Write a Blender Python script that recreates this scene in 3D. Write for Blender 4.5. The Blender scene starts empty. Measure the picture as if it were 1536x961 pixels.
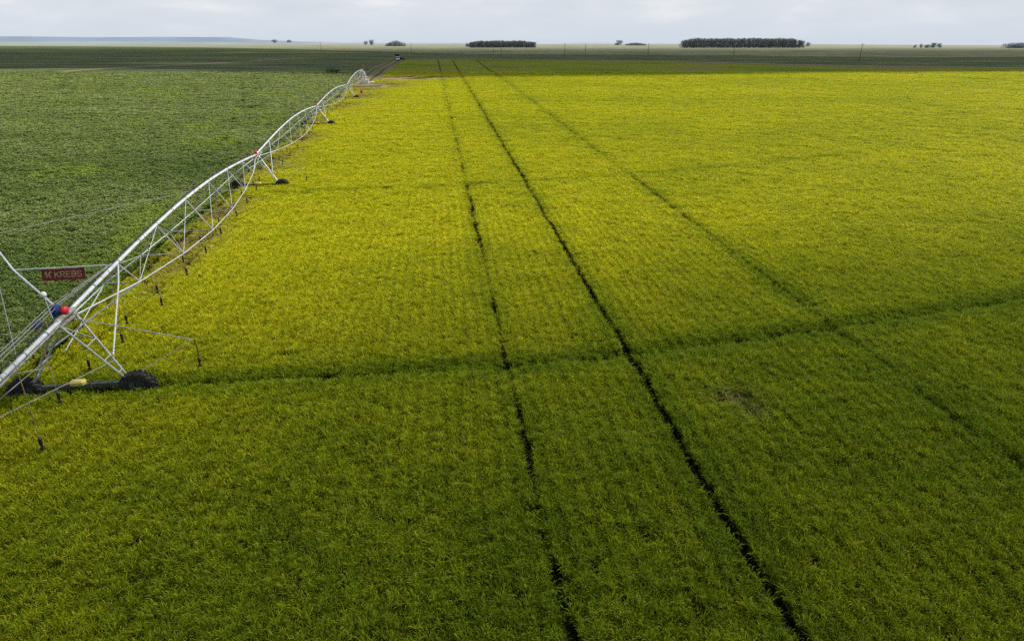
import bpy, math, random
import numpy as np
from mathutils import Vector, Matrix
R = math.radians
rng = np.random.default_rng(7)
random.seed(7)
scene = bpy.context.scene
COL = scene.collection

# ------------------------------------------------------------------ camera
CAM_H, F, CX, CY, HZ = 13.0, 1024.0, 768.0, 480.5, 60.0
PITCH = math.atan((CY - HZ) / F)
CP, SP = math.cos(PITCH), math.sin(PITCH)
cd = bpy.data.cameras.new("camera"); cam = bpy.data.objects.new("camera", cd); COL.objects.link(cam)
cam.location = (0, 0, CAM_H); cam.rotation_euler = (math.pi / 2 - PITCH, 0, 0)
cd.sensor_width = 36; cd.lens = 24.0; cd.clip_end = 60000; cd.clip_start = 0.5
scene.camera = cam

def P(px, py, z=0.0):
    """survey: the point at height z that the drone saw at this spot"""
    h = CAM_H - z; v = py - CY
    dy = py - HZ
    return (px - CX) * h / (dy * CP), h * (F - v * math.tan(PITCH)) / dy

# ------------------------------------------------------------------ light
SUN = Vector((0.60, 0.25, 0.76)).normalized()
sl = bpy.data.lights.new("sun", 'SUN'); so = bpy.data.objects.new("sun", sl); COL.objects.link(so)
sl.energy = 5.0; sl.angle = R(0.5); sl.color = (1.0, 0.95, 0.86)
so.rotation_euler = SUN.to_track_quat('Z', 'Y').to_euler()
so.location = (200, 60, 300)

w = bpy.data.worlds.new("World"); scene.world = w; w.use_nodes = True
nt = w.node_tree; nt.nodes.clear()
def N(nt, t, **kw):
    n = nt.nodes.new(t)
    for k, v in kw.items():
        if k.startswith('i_'): n.inputs[k[2:].replace('_', ' ')].default_value = v
        else: setattr(n, k, v)
    return n
def math_node(nt, op, a, b=None, c=None, clamp=False):
    n = nt.nodes.new('ShaderNodeMath'); n.operation = op; n.use_clamp = clamp
    for i, x in enumerate((a, b, c)):
        if x is None: continue
        if isinstance(x, (int, float)): n.inputs[i].default_value = x
        else: nt.links.new(x, n.inputs[i])
    return n.outputs[0]
def mixc(nt, f, a, b, blend='MIX'):
    n = nt.nodes.new('ShaderNodeMix'); n.data_type = 'RGBA'; n.blend_type = blend
    for s, x in ((n.inputs[0], f), (n.inputs[6], a), (n.inputs[7], b)):
        if isinstance(x, (int, float)): s.default_value = x
        elif isinstance(x, (tuple, list)): s.default_value = (*x[:3], 1)
        else: nt.links.new(x, s)
    return n.outputs[2]
def ramp(nt, f, stops):
    n = nt.nodes.new('ShaderNodeValToRGB'); nt.links.new(f, n.inputs[0])
    e = n.color_ramp.elements
    while len(e) < len(stops): e.new(0.5)
    for el, (p, c) in zip(e, stops):
        el.position = p; el.color = (*c[:3], 1) if isinstance(c, tuple) else (c, c, c, 1)
    return n.outputs[0]
sky = N(nt, 'ShaderNodeTexSky', sky_type='NISHITA', sun_disc=False)
sky.sun_elevation = math.asin(SUN.z); sky.sun_rotation = math.atan2(SUN.x, SUN.y)
sky.air_density = 1.2; sky.dust_density = 2.0; sky.altitude = 300
tc = N(nt, 'ShaderNodeTexCoord'); sep = N(nt, 'ShaderNodeSeparateXYZ')
nt.links.new(tc.outputs['Generated'], sep.inputs[0])
mp = N(nt, 'ShaderNodeMapping'); mp.inputs['Scale'].default_value = (6, 6, 24)
nt.links.new(tc.outputs['Generated'], mp.inputs[0])
nz = N(nt, 'ShaderNodeTexNoise'); nz.inputs['Scale'].default_value = 1.3; nz.inputs['Detail'].default_value = 7
nz.inputs['Roughness'].default_value = 0.55
nt.links.new(mp.outputs[0], nz.inputs[0])
cl = ramp(nt, nz.outputs[0], [(0.30, (6.6, 7.05, 7.7)), (0.52, (7.2, 7.65, 8.15)), (0.70, (8.7, 8.85, 9.0))])
# haze bank hugging the horizon, a little bluer
hz_ = math_node(nt, 'MULTIPLY', sep.outputs[2], 28.0, clamp=True)
hzc = mixc(nt, hz_, (6.4, 7.0, 7.8), cl)
# clouds and haze thin out overhead, where the plain sky takes over
up = math_node(nt, 'MULTIPLY', math_node(nt, 'SUBTRACT', sep.outputs[2], 0.10), 3.5, clamp=True)
inv = math_node(nt, 'SUBTRACT', 1.0, math_node(nt, 'MULTIPLY', up, 0.88))
skc = mixc(nt, inv, sky.outputs[0], hzc)
bg = N(nt, 'ShaderNodeBackground'); bg.inputs[1].default_value = 0.1
nt.links.new(skc, bg.inputs[0])
wo = N(nt, 'ShaderNodeOutputWorld'); nt.links.new(bg.outputs[0], wo.inputs[0])

scene.view_settings.view_transform = 'Standard'; scene.view_settings.look = 'None'
scene.view_settings.exposure = 0; scene.view_settings.gamma = 1
scene.render.engine = 'CYCLES'
cy = scene.cycles
cy.max_bounces = 5; cy.diffuse_bounces = 2; cy.glossy_bounces = 2; cy.transmission_bounces = 3
cy.transparent_max_bounces = 6; cy.use_denoising = False; cy.caustics_reflective = False; cy.caustics_refractive = False
cy.sample_clamp_indirect = 4; cy.sample_clamp_direct = 8

# ------------------------------------------------------------------ materials
def newmat(name):
    m = bpy.data.materials.new(name); m.use_nodes = True
    m.node_tree.nodes.clear(); return m, m.node_tree
def out(nt, sh):
    o = nt.nodes.new('ShaderNodeOutputMaterial'); nt.links.new(sh, o.inputs[0])
def principled(nt, col, rough=0.6, metal=0.0, bump=None, spec=0.3):
    b = nt.nodes.new('ShaderNodeBsdfPrincipled')
    if isinstance(col, tuple): b.inputs['Base Color'].default_value = (*col[:3], 1)
    else: nt.links.new(col, b.inputs['Base Color'])
    b.inputs['Roughness'].default_value = rough; b.inputs['Metallic'].default_value = metal
    b.inputs['Specular IOR Level'].default_value = spec
    if bump is not None: nt.links.new(bump, b.inputs['Normal'])
    return b.outputs[0]
def noise(nt, scale, detail=4, rough=0.55, coord=None, sc=None):
    n = nt.nodes.new('ShaderNodeTexNoise'); n.inputs['Scale'].default_value = scale
    n.inputs['Detail'].default_value = detail; n.inputs['Roughness'].default_value = rough
    g = nt.nodes.new('ShaderNodeNewGeometry'); src = g.outputs['Position']
    if sc:
        mp = nt.nodes.new('ShaderNodeMapping'); mp.inputs['Scale'].default_value = sc
        nt.links.new(src, mp.inputs[0]); src = mp.outputs[0]
    nt.links.new(src, n.inputs[0]); return n.outputs[0]
def bumpn(nt, h, strength, dist):
    b = nt.nodes.new('ShaderNodeBump'); b.inputs['Strength'].default_value = strength
    b.inputs['Distance'].default_value = dist; nt.links.new(h, b.inputs['Height']); return b.outputs[0]
def simple(name, col, rough=0.5, metal=0.0, var=0.15, scale=3.0, dirt=None):
    m, nt = newmat(name)
    n = noise(nt, scale, 5)
    dark = tuple(c * (1 - var * 1.6) for c in col) if dirt is None else dirt
    c = ramp(nt, n, [(0.33, dark), (0.58, col)])
    out(nt, principled(nt, c, rough, metal)); return m

M = {}
M['steel'] = simple('galvanised_steel', (0.66, 0.71, 0.77), 0.4, 0.2, scale=1.6, dirt=(0.50, 0.53, 0.56))
M['steel_dull'] = simple('weathered_steel', (0.34, 0.34, 0.32), 0.6, 0.3, scale=3, dirt=(0.18, 0.16, 0.13))
M['rod'] = simple('truss_rod_steel', (0.50, 0.51, 0.50), 0.45, 0.4, scale=2, dirt=(0.30, 0.29, 0.27))
M['beam'] = simple('grey_green_beam', (0.09, 0.11, 0.085), 0.6, 0.1, scale=4, dirt=(0.06, 0.055, 0.035))
M['rubber'] = simple('black_rubber', (0.018, 0.018, 0.019), 0.75, 0, scale=6, dirt=(0.05, 0.043, 0.035))
M['rim'] = simple('dusty_rim', (0.09, 0.085, 0.075), 0.7, 0.2, scale=5)
M['yellow'] = simple('yellow_cover', (0.62, 0.52, 0.12), 0.5, scale=6, dirt=(0.45, 0.34, 0.12))
M['red'] = simple('red_plastic', (0.62, 0.03, 0.05), 0.35, scale=4, var=.1)
M['blue'] = simple('blue_box', (0.02, 0.05, 0.17), 0.45, scale=4)
M['hose'] = simple('hose_tan', (0.38, 0.27, 0.17), 0.6, scale=1.1, dirt=(0.16, 0.13, 0.10))
M['black'] = simple('black_plastic', (0.015, 0.015, 0.016), 0.5)
M['cable'] = simple('grey_cable', (0.28, 0.28, 0.28), 0.6)
M['sign_red'] = simple('sign_red', (0.26, 0.014, 0.018), 0.5, scale=2, var=.2)
M['sign_letter'] = simple('sign_letter', (0.50, 0.46, 0.20), 0.6, scale=8, dirt=(0.33, 0.29, 0.10))
M['white'] = simple('white_paint', (0.78, 0.79, 0.78), 0.5, var=.08)
M['glass'] = simple('dark_glass', (0.02, 0.025, 0.03), 0.1)
M['wood'] = simple('pole_wood', (0.13, 0.12, 0.115), 0.85, scale=2)
M['wood_pale'] = simple('post_wood', (0.26, 0.20, 0.13), 0.85, scale=2)
M['concrete'] = simple('concrete', (0.36, 0.35, 0.32), 0.85, scale=2)

# ------------------------------------------------------------------ mesh builder
class MB:
    def __init__(s): s.v = []; s.f = []
    def add(s, vs, fs):
        b = len(s.v); s.v += [tuple(v) for v in vs]; s.f += [tuple(b + i for i in f) for f in fs]
    def tube(s, pts, r, n=8, cap=True):
        pts = [Vector(p) for p in pts]; rings = []
        for i, p in enumerate(pts):
            a = pts[max(i - 1, 0)]; b = pts[min(i + 1, len(pts) - 1)]
            d = (b - a).normalized()
            ref = Vector((0, 0, 1)) if abs(d.z) < 0.95 else Vector((1, 0, 0))
            u = d.cross(ref).normalized(); v = d.cross(u)
            rr = r[i] if isinstance(r, (list, tuple)) else r
            rings.append([p + (u * math.cos(2 * math.pi * k / n) + v * math.sin(2 * math.pi * k / n)) * rr for k in range(n)])
        vs = [q for ring in rings for q in ring]; fs = []
        for i in range(len(pts) - 1):
            for k in range(n):
                fs.append((i * n + k, i * n + (k + 1) % n, (i + 1) * n + (k + 1) % n, (i + 1) * n + k))
        if cap:
            fs.append(tuple(range(n - 1, -1, -1))); fs.append(tuple(range((len(pts) - 1) * n, len(pts) * n)))
        s.add(vs, fs)
    def box(s, c, size, M3=None, bev=0.0):
        c = Vector(c); hx, hy, hz = [q / 2 for q in size]
        M3 = M3 or Matrix.Identity(3)
        if bev <= 0:
            vs = [c + M3 @ Vector((x, y, z)) for z in (-hz, hz) for (x, y) in ((-hx, -hy), (hx, -hy), (hx, hy), (-hx, hy))]
            s.add(vs, [(3, 2, 1, 0), (4, 5, 6, 7), (0, 1, 5, 4), (1, 2, 6, 5), (2, 3, 7, 6), (3, 0, 4, 7)])
        else:
            b = bev; vs = []; lay = [(-hz, b), (-hz + b, 0), (hz - b, 0), (hz, b)]
            for z, i in lay:
                X, Y = hx - i, hy - i
                for (x, y) in ((-X + b, -Y), (X - b, -Y), (X, -Y + b), (X, Y - b), (X - b, Y), (-X + b, Y), (-X, Y - b), (-X, -Y + b)):
                    vs.append(c + M3 @ Vector((x, y, z)))
            fs = [tuple(range(7, -1, -1)), tuple(range(24, 32))]
            for l in range(3):
                for k in range(8): fs.append((l * 8 + k, l * 8 + (k + 1) % 8, l * 8 + 8 + (k + 1) % 8, l * 8 + 8 + k))
            s.add(vs, fs)
    def lathe(s, c, axis, prof, n=24):
        """prof: (radius, distance along axis)"""
        c = Vector(c); ax = Vector(axis).normalized()
        ref = Vector((0, 0, 1)) if abs(ax.z) < 0.9 else Vector((1, 0, 0))
        u = ax.cross(ref).normalized(); v = ax.cross(u); m = len(prof); vs = []
        for r, h in prof:
            for k in range(n):
                a = 2 * math.pi * k / n; vs.append(c + ax * h + (u * math.cos(a) + v * math.sin(a)) * r)
        fs = []
        for i in range(m - 1):
            for k in range(n): fs.append((i * n + k, i * n + (k + 1) % n, (i + 1) * n + (k + 1) % n, (i + 1) * n + k))
        s.add(vs, fs)
    def build(s, name, mat, parent=None, smooth=False, props=None):
        me = bpy.data.meshes.new(name); me.from_pydata(s.v, [], s.f); me.update()
        if mat: me.materials.append(mat)
        if smooth: me.polygons.foreach_set('use_smooth', [True] * len(me.polygons))
        o = bpy.data.objects.new(name, me); COL.objects.link(o)
        if parent: o.parent = parent
        for k, v in (props or {}).items(): o[k] = v
        return o
def empty(name, loc, label, cat, group=None, rz=0):
    o = bpy.data.objects.new(name, None); COL.objects.link(o); o.location = loc; o.rotation_euler = (0, 0, rz)
    o.empty_display_size = .3
    o['label'] = label; o['category'] = cat
    if group: o['group'] = group
    return o
def tag(o, label, cat, group=None):
    o['label'] = label; o['category'] = cat
    if group: o['group'] = group
    return o

# ------------------------------------------------------------------ numpy value noise
def vnoise(x, y, scale, seed=0, octs=3, gain=0.5):
    x = np.asarray(x) / scale; y = np.asarray(y) / scale
    tot = np.zeros_like(x, dtype=float); amp = 1.0; s = 0.0
    for o in range(octs):
        xi = np.floor(x).astype(np.int64); yi = np.floor(y).astype(np.int64)
        fx = x - xi; fy = y - yi; fx = fx * fx * (3 - 2 * fx); fy = fy * fy * (3 - 2 * fy)
        def h(a, b):
            n = (a * 374761393 + b * 668265263 + (seed + o * 17) * 974634777) & 0x7fffffff
            n = ((n ^ (n >> 13)) * 1274126177) & 0x7fffffff
            return ((n ^ (n >> 16)) & 0xffff) / 65535.0
        v = (h(xi, yi) * (1 - fx) + h(xi + 1, yi) * fx) * (1 - fy) + (h(xi, yi + 1) * (1 - fx) + h(xi + 1, yi + 1) * fx) * fy
        tot += v * amp; s += amp; amp *= gain; x = x * 2.03 + 11.3; y = y * 2.03 - 7.1
    return tot / s
def sstep(x, a, b):
    t = np.clip((x - a) / (b - a), 0, 1); return t * t * (3 - 2 * t)

# ------------------------------------------------------------------ the layout
TW = [(-16.35, 23.1), (-22.9, 62.0), (-30.4, 110.8), (-37.6, 163.8)]
PIV = (-45.3, 220.0)
JOINT_Z = 3.5
NEAR_END = (-14.2, 13.2)
RAD = [199.2, 162.6, 111.5, 57.5]
def pipe_x(y): return -16.7 + (y - 23.7) * (-28.6 / 196.3)
def edge_x(y):   # edge between soy and the yellow crop
    y = np.asarray(y, float)
    a = -16.7 + (y - 23.7) * (-28.6 / 196.3) - 3.0
    b = -49.0 + (y - 220) * (-0.115)
    return np.where(y < 205, a, np.where(y < 235, a + (b - a) * (y - 205) / 30, b))
TRAM = [(7.5, -0.0975, 0.15), (2.5, -0.1065, 0.12), (17.4, -0.0857, 0.10)]   # x = a + b*y
FAR_EDGE = [P(x, y) for x, y in ((560, 91.5), (620, 91.5), (800, 92), (900, 93), (1000, 95), (1120, 98), (1250, 101), (1400, 103.5), (1536, 105), (1800, 110))]
fe = np.array(FAR_EDGE)
def far_y(x): return np.interp(x, fe[:, 0], fe[:, 1])

def rice_mask(x, y):
    return (x > edge_x(y)) & (y < far_y(x))
PATCH = [  # bare or poor spots: centre x, y, radius x, radius y, strength
    (*P(602, 122), 10, 14, .97), (*P(645, 121), 11, 9, .9), (*P(565, 133), 8, 14, .95), (*P(548, 140), 5, 10, .55), (*P(585, 130), 8, 6, .5),
    (*P(1097, 617), .8, .65, .62), (*P(1130, 640), .6, .6, .4),
    (*P(455, 215), 2.5, 5, .7), (*P(410, 250), 2.2, 4, .7), (*P(398, 262), 2.2, 3, .6), (*P(330, 330), 1.8, 3, .8), (*P(545, 150), 4, 10, .6),
    (*P(700, 105), 60, 20, .25), (*P(520, 165), 3, 9, .5), (*P(1000, 101), 60, 25, .35), (*P(300, 372), 1.5, 3, .7)]
ROAD = np.array([(-41.5, 205), (-46, 222), (-50, 250), (-58.5, 320)])
def on_road(x, y): return (np.abs(x - np.interp(y, ROAD[:, 1], ROAD[:, 0])) < np.interp(y, [205, 225, 260], [1.0, 3.4, 5.2])) & (y > 205)
def bare(x, y):
    b = np.zeros_like(x, dtype=float)
    for (cx, cy_, rx, ry, s) in PATCH:
        b = np.maximum(b, s * np.exp(-(((x - cx) / rx) ** 2 + ((y - cy_) / ry) ** 2)))
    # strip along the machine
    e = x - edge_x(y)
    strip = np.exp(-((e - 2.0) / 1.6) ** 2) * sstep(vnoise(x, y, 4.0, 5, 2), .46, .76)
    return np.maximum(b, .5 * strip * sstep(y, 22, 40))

# ------------------------------------------------------------------ ground
def drop(r): return np.where(r < 2250, 0, -(np.maximum(r - 2250, 0)) * 0.009)
ths = np.radians(np.linspace(-180, 180, 145)); rs = np.concatenate([[0], np.geomspace(30, 24000, 46)])
v = []; f = []
for r in rs:
    for t in ths[:-1]:
        v.append((r * math.sin(t), r * math.cos(t), float(drop(np.array(r)))))
nT = len(ths) - 1
for i in range(len(rs) - 1):
    for k in range(nT): f.append((i * nT + k, (i + 1) * nT + k, (i + 1) * nT + (k + 1) % nT, i * nT + (k + 1) % nT))
mb = MB(); mb.add(v, f)
m, nt = newmat('savanna_ground')
n1 = noise(nt, 0.012, 6, .65, sc=(1, .8, 1)); n2 = noise(nt, 0.12, 5, .7, sc=(1, .35, 1))
c = ramp(nt, n1, [(0.34, (0.13, 0.16, 0.08)), (0.47, (0.24, 0.25, 0.13)), (0.58, (0.31, 0.29, 0.18)), (0.70, (0.17, 0.20, 0.10))])
c = mixc(nt, ramp(nt, n2, [(.42, 0.0), (.62, .75)]), c, (0.09, 0.12, 0.06))
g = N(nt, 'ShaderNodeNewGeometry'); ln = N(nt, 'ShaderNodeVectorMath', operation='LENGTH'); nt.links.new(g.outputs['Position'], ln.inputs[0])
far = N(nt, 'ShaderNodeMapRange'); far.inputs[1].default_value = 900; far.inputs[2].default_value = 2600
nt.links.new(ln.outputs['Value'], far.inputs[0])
c = mixc(nt, math_node(nt, 'MULTIPLY', far.outputs[0], .78), c, (0.31, 0.33, 0.265))  # distance haze painted into the ground's base colour
out(nt, principled(nt, c, .95, spec=.1, bump=bumpn(nt, n2, .5, .6)))
M['savanna'] = m
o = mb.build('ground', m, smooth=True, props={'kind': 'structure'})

def poly(name, pts, z, mat, kind='structure'):
    import bmesh
    bm = bmesh.new(); vs = [bm.verts.new((p[0], p[1], z)) for p in pts]
    fc = bm.faces.new(vs); bm.normal_update()
    if fc.normal.z < 0: fc.normal_flip()
    bmesh.ops.triangulate(bm, faces=bm.faces[:])
    me = bpy.data.meshes.new(name); bm.to_mesh(me); bm.free(); me.materials.append(mat)
    o = bpy.data.objects.new(name, me); COL.objects.link(o); o['kind'] = kind; return o

# understory soil near
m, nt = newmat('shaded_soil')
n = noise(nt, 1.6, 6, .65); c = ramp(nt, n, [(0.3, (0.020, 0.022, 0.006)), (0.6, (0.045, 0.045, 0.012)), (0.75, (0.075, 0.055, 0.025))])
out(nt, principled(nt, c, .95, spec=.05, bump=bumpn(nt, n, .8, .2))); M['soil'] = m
# far canopy of the yellow crop
m, nt = newmat('cereal_canopy')
n1 = noise(nt, 0.02, 5, .6, sc=(1, .6, 1)); n2 = noise(nt, 0.9, 5, .7)
c = ramp(nt, n1, [(0.38, (0.17, 0.24, 0.01)), (0.5, (0.26, 0.30, 0.015)), (0.62, (0.28, 0.23, 0.07))])
c = mixc(nt, ramp(nt, n2, [(0.35, 0.0), (0.65, 1.0)]), mixc(nt, .45, c, (0.03, 0.05, 0.004)), c)
out(nt, principled(nt, c, .95, spec=.05, bump=bumpn(nt, n2, 1, .5))); M['cereal_far'] = m
m, nt = newmat('soy_canopy')
n1 = noise(nt, 0.03, 5, .6, sc=(.5, 2.0, 1)); n2 = noise(nt, 0.7, 5, .7, sc=(.5, 1.6, 1))
c = ramp(nt, n1, [(0.34, (0.085, 0.115, 0.06)), (0.48, (0.12, 0.155, 0.075)), (0.62, (0.23, 0.26, 0.09))])  # greens greyed to carry the haze of distance
c = mixc(nt, ramp(nt, n2, [(0.35, 0.0), (0.65, 1.0)]), mixc(nt, .6, c, (0.012, 0.022, 0.008)), c)
out(nt, principled(nt, c, .95, spec=.05, bump=bumpn(nt, n2, 1, .5))); M['soy_far'] = m
m, nt = newmat('dirt')
n = noise(nt, .5, 6, .65); c = ramp(nt, n, [(0.3, (0.17, 0.13, 0.075)), (0.55, (0.30, 0.22, 0.14)), (0.72, (0.38, 0.29, 0.20))])
out(nt, principled(nt, c, .95, spec=.05, bump=bumpn(nt, n, .6, .2))); M['dirt'] = m
m, nt = newmat('dark_rut')
n = noise(nt, .4, 4, .6); c = ramp(nt, n, [(0.35, (0.03, 0.04, 0.008)), (0.65, (0.07, 0.07, 0.02))])
out(nt, principled(nt, c, .95, spec=.05)); M['rut'] = m

LOD_END = 290.0
ys = list(np.linspace(-10, 205, 12)) + [215, 225, 235, LOD_END]
near_edge = [(float(edge_x(y)), y) for y in ys]
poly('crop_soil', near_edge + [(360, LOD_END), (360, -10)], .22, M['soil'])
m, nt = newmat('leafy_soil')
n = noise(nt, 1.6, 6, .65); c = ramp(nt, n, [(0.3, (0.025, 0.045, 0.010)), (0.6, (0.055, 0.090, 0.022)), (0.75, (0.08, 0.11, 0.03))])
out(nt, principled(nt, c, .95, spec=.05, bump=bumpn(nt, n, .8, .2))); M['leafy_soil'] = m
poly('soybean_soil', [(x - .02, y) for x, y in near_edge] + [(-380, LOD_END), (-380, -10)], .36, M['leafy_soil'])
# cereal field beyond the individually grown plants
fp = [(x, y) for x, y in FAR_EDGE if y > 0]
eL = [(float(edge_x(y)), y) for y in (LOD_END - 4, 350, 420, 495)]
poly('cereal_field', [(eL[0])] + eL[1:] + [p for p in fp if p[0] > eL[-1][0] + 2 and p[1] > LOD_END - 3] + [(330, LOD_END - 4)], .74, M['cereal_far'])
# wide green field, from the left round behind the yellow one
crest = [P(x, y) for x, y in ((-260, 69.2), (0, 69.6), (160, 70.5), (300, 72), (420, 74.2), (480, 76), (560, 78), (650, 80.4), (740, 82.3), (860, 83), (1000, 83.4), (1120, 84.5), (1240, 86.5), (1400, 87.5), (1536, 87), (1800, 87))]
poly('soybean_field', [(-420, LOD_END - 4), (float(edge_x(LOD_END - 4)), LOD_END - 4), (float(edge_x(350)), 350), (float(edge_x(420)), 420), (float(edge_x(500)), 500)]
     + [(x, y + 1.5) for x, y in fp[1:]] + [(x, y) for x, y in crest[::-1]], .62, M['soy_far'])

def strip(name, pts, wd, z, mat, kind='structure'):
    pts = [Vector((p[0], p[1], z)) for p in pts]; mbs = MB(); vs = []
    for i, p in enumerate(pts):
        d = (pts[min(i + 1, len(pts) - 1)] - pts[max(i - 1, 0)]).normalized(); nrm = Vector((d.y, -d.x, 0))
        ww = wd[i] if isinstance(wd, list) else wd
        ww *= random.uniform(.85, 1.15)
        vs += [p - nrm * ww / 2, p + nrm * ww / 2]
    mbs.add(vs, [(2 * i, 2 * i + 1, 2 * i + 3, 2 * i + 2) for i in range(len(pts) - 1)])
    return mbs.build(name, mat, props={'kind': kind})
def lerp_pts(a, n):
    o_ = []
    for (p, q) in zip(a[:-1], a[1:]):
        for k in range(n): o_.append((p[0] + (q[0] - p[0]) * k / n, p[1] + (q[1] - p[1]) * k / n))
    return o_ + [a[-1]]
road = [(-41.5, 205), (-46, 222), (-50, 250), (-58.5, 320), (-69, 420), (-78.5, 505)]
m, nt = newmat('grassy_dirt')
n = noise(nt, .5, 6, .65); c = ramp(nt, n, [(0.3, (0.13, 0.11, 0.06)), (0.55, (0.25, 0.19, 0.12)), (0.72, (0.33, 0.26, 0.17))])
n2 = noise(nt, .22, 5, .7, sc=(1, .4, 1)); c = mixc(nt, ramp(nt, n2, [(.42, 0.0), (.60, .85)]), c, (0.11, 0.14, 0.03))
out(nt, principled(nt, c, .95, spec=.05, bump=bumpn(nt, n, .6, .2))); M['grassy_dirt'] = m
strip('dirt_road', lerp_pts(road, 8), 9.5, .80, M['grassy_dirt'])
for dx in (-2.2, 2.0):
    strip('wheel_rut', [(x + dx + .3 * math.sin(y * .05), y) for x, y in lerp_pts(road[1:], 6)], .75, .81, M['rut'])
def patch(name, cx, cy_, rx, ry, z, seed):
    r = random.Random(seed); k = 28; ps = [r.uniform(.75, 1.15) for _ in range(k)]
    return poly(name, [(cx + rx * ps[i] * math.cos(2 * math.pi * i / k), cy_ + ry * ps[i] * math.sin(2 * math.pi * i / k)) for i in range(k)], z, M['dirt'])
patch('bare_patch', *P(603, 122), 8.5, 9, .80, 1); patch('bare_patch', *P(645, 121.5), 9, 4, .80, 2); patch('bare_patch', *P(570, 133), 7, 8, .66, 3)
path = [P(x, y) for x, y in ((90, 110), (150, 106), (210, 102.5), (300, 98), (380, 93.5), (430, 90), (480, 88.5), (540, 89), (592, 90))]
strip('farm_track', lerp_pts(path, 4), 6.0, .66, M['dirt'])
strip('field_margin', lerp_pts([(x, y + 1) for x, y in fp[1:]], 5), 14, .82, M['dirt'])
strip('pale_track', [P(x, y) for x, y in ((470, 68.5), (500, 71.5), (530, 74.5))], 12, .02, M['dirt'])
for a, b, wd in TRAM:
    strip('tramline', [(a + b * y, y) for y in np.linspace(LOD_END - 8, 480, 12)], .55, .83, M['rut'])

# ------------------------------------------------------------------ plants
def fcol(nt, name, typ='GEOMETRY'):
    a = nt.nodes.new('ShaderNodeAttribute'); a.attribute_name = name; a.attribute_type = typ; return a
def leafmat(name, rough=.6, trans=.45, spec=.10):
    m, nt = newmat(name)
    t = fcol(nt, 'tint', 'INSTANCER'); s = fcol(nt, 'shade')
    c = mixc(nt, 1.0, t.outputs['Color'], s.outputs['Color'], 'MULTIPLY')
    b = principled(nt, c, rough, spec=spec)
    tr = nt.nodes.new('ShaderNodeBsdfTranslucent'); nt.links.new(c, tr.inputs[0])
    mx = nt.nodes.new('ShaderNodeMixShader'); mx.inputs[0].default_value = trans
    nt.links.new(b, mx.inputs[1]); nt.links.new(tr.outputs[0], mx.inputs[2]); out(nt, mx.outputs[0]); return m
M['blade'] = leafmat('cereal_blade'); M['leaf'] = leafmat('soy_leaf', .55, .25, .25)

def mesh_with_shade(name, v, f, cols, mat):
    me = bpy.data.meshes.new(name); me.from_pydata(v, [], f); me.update()
    a = me.color_attributes.new('shade', 'FLOAT_COLOR', 'POINT')
    a.data.foreach_set('color', np.array([(*c, 1) for c in cols], dtype=np.float32).ravel())
    me.materials.append(mat); return me
def cereal_clump(seed):
    r = random.Random(seed); v = []; f = []; c = []
    for b in range(30):
        az = r.uniform(0, 2 * math.pi); br = .078 * math.sqrt(r.random()); ba = r.uniform(0, 2 * math.pi)
        x, y = br * math.cos(ba), br * math.sin(ba)
        pan = r.random() < .28      # a drooping ear
        wd = r.uniform(.0045, .0085) * (1.35 if pan else 1)
        dx, dy = math.cos(az), math.sin(az); wx, wy = -dy, dx
        h0 = r.uniform(.50, .66); steps = [h0 - .12] + [r.uniform(.026, .046)] * 5
        p = [x, y, .12]; ang = math.radians(r.uniform(80, 92))
        bend = math.radians(r.uniform(5, 24) if not pan else r.uniform(20, 38)); cant = math.radians(r.uniform(4, 26))
        tone = r.uniform(.6, 1.4)
        base = (1.18 * tone, 1.06 * tone, 1.3 * tone) if pan else (.86 * tone, 1.02 * tone, .8 * tone)
        s0 = len(v); n = len(steps); tw = r.uniform(-.9, .9)
        for k in range(n + 1):
            t = max(0, (k - 1) / (n - 1)); ww = wd * (1 - .75 * t ** 2) if not pan else wd * (.5 + .9 * math.sin(min(t * 1.1, 1) * math.pi))
            ca, sa = math.cos(tw * t), math.sin(tw * t)
            ox, oy, oz = wx * ca, wy * ca, sa * .7
            v.append((p[0] - ox * ww, p[1] - oy * ww, p[2] - oz * ww)); v.append((p[0] + ox * ww, p[1] + oy * ww, p[2] + oz * ww))
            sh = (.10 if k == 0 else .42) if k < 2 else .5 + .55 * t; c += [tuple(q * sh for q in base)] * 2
            if k < n:
                f.append((s0 + 2 * k, s0 + 2 * k + 1, s0 + 2 * k + 3, s0 + 2 * k + 2)); L = steps[k]
                p = [p[0] + dx * math.cos(ang) * L, p[1] + dy * math.cos(ang) * L, p[2] + math.sin(ang) * L]
                ang -= (cant if k == 0 else bend * (.7 + t))
    return mesh_with_shade('cereal_clump', v, f, c, M['blade'])
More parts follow.
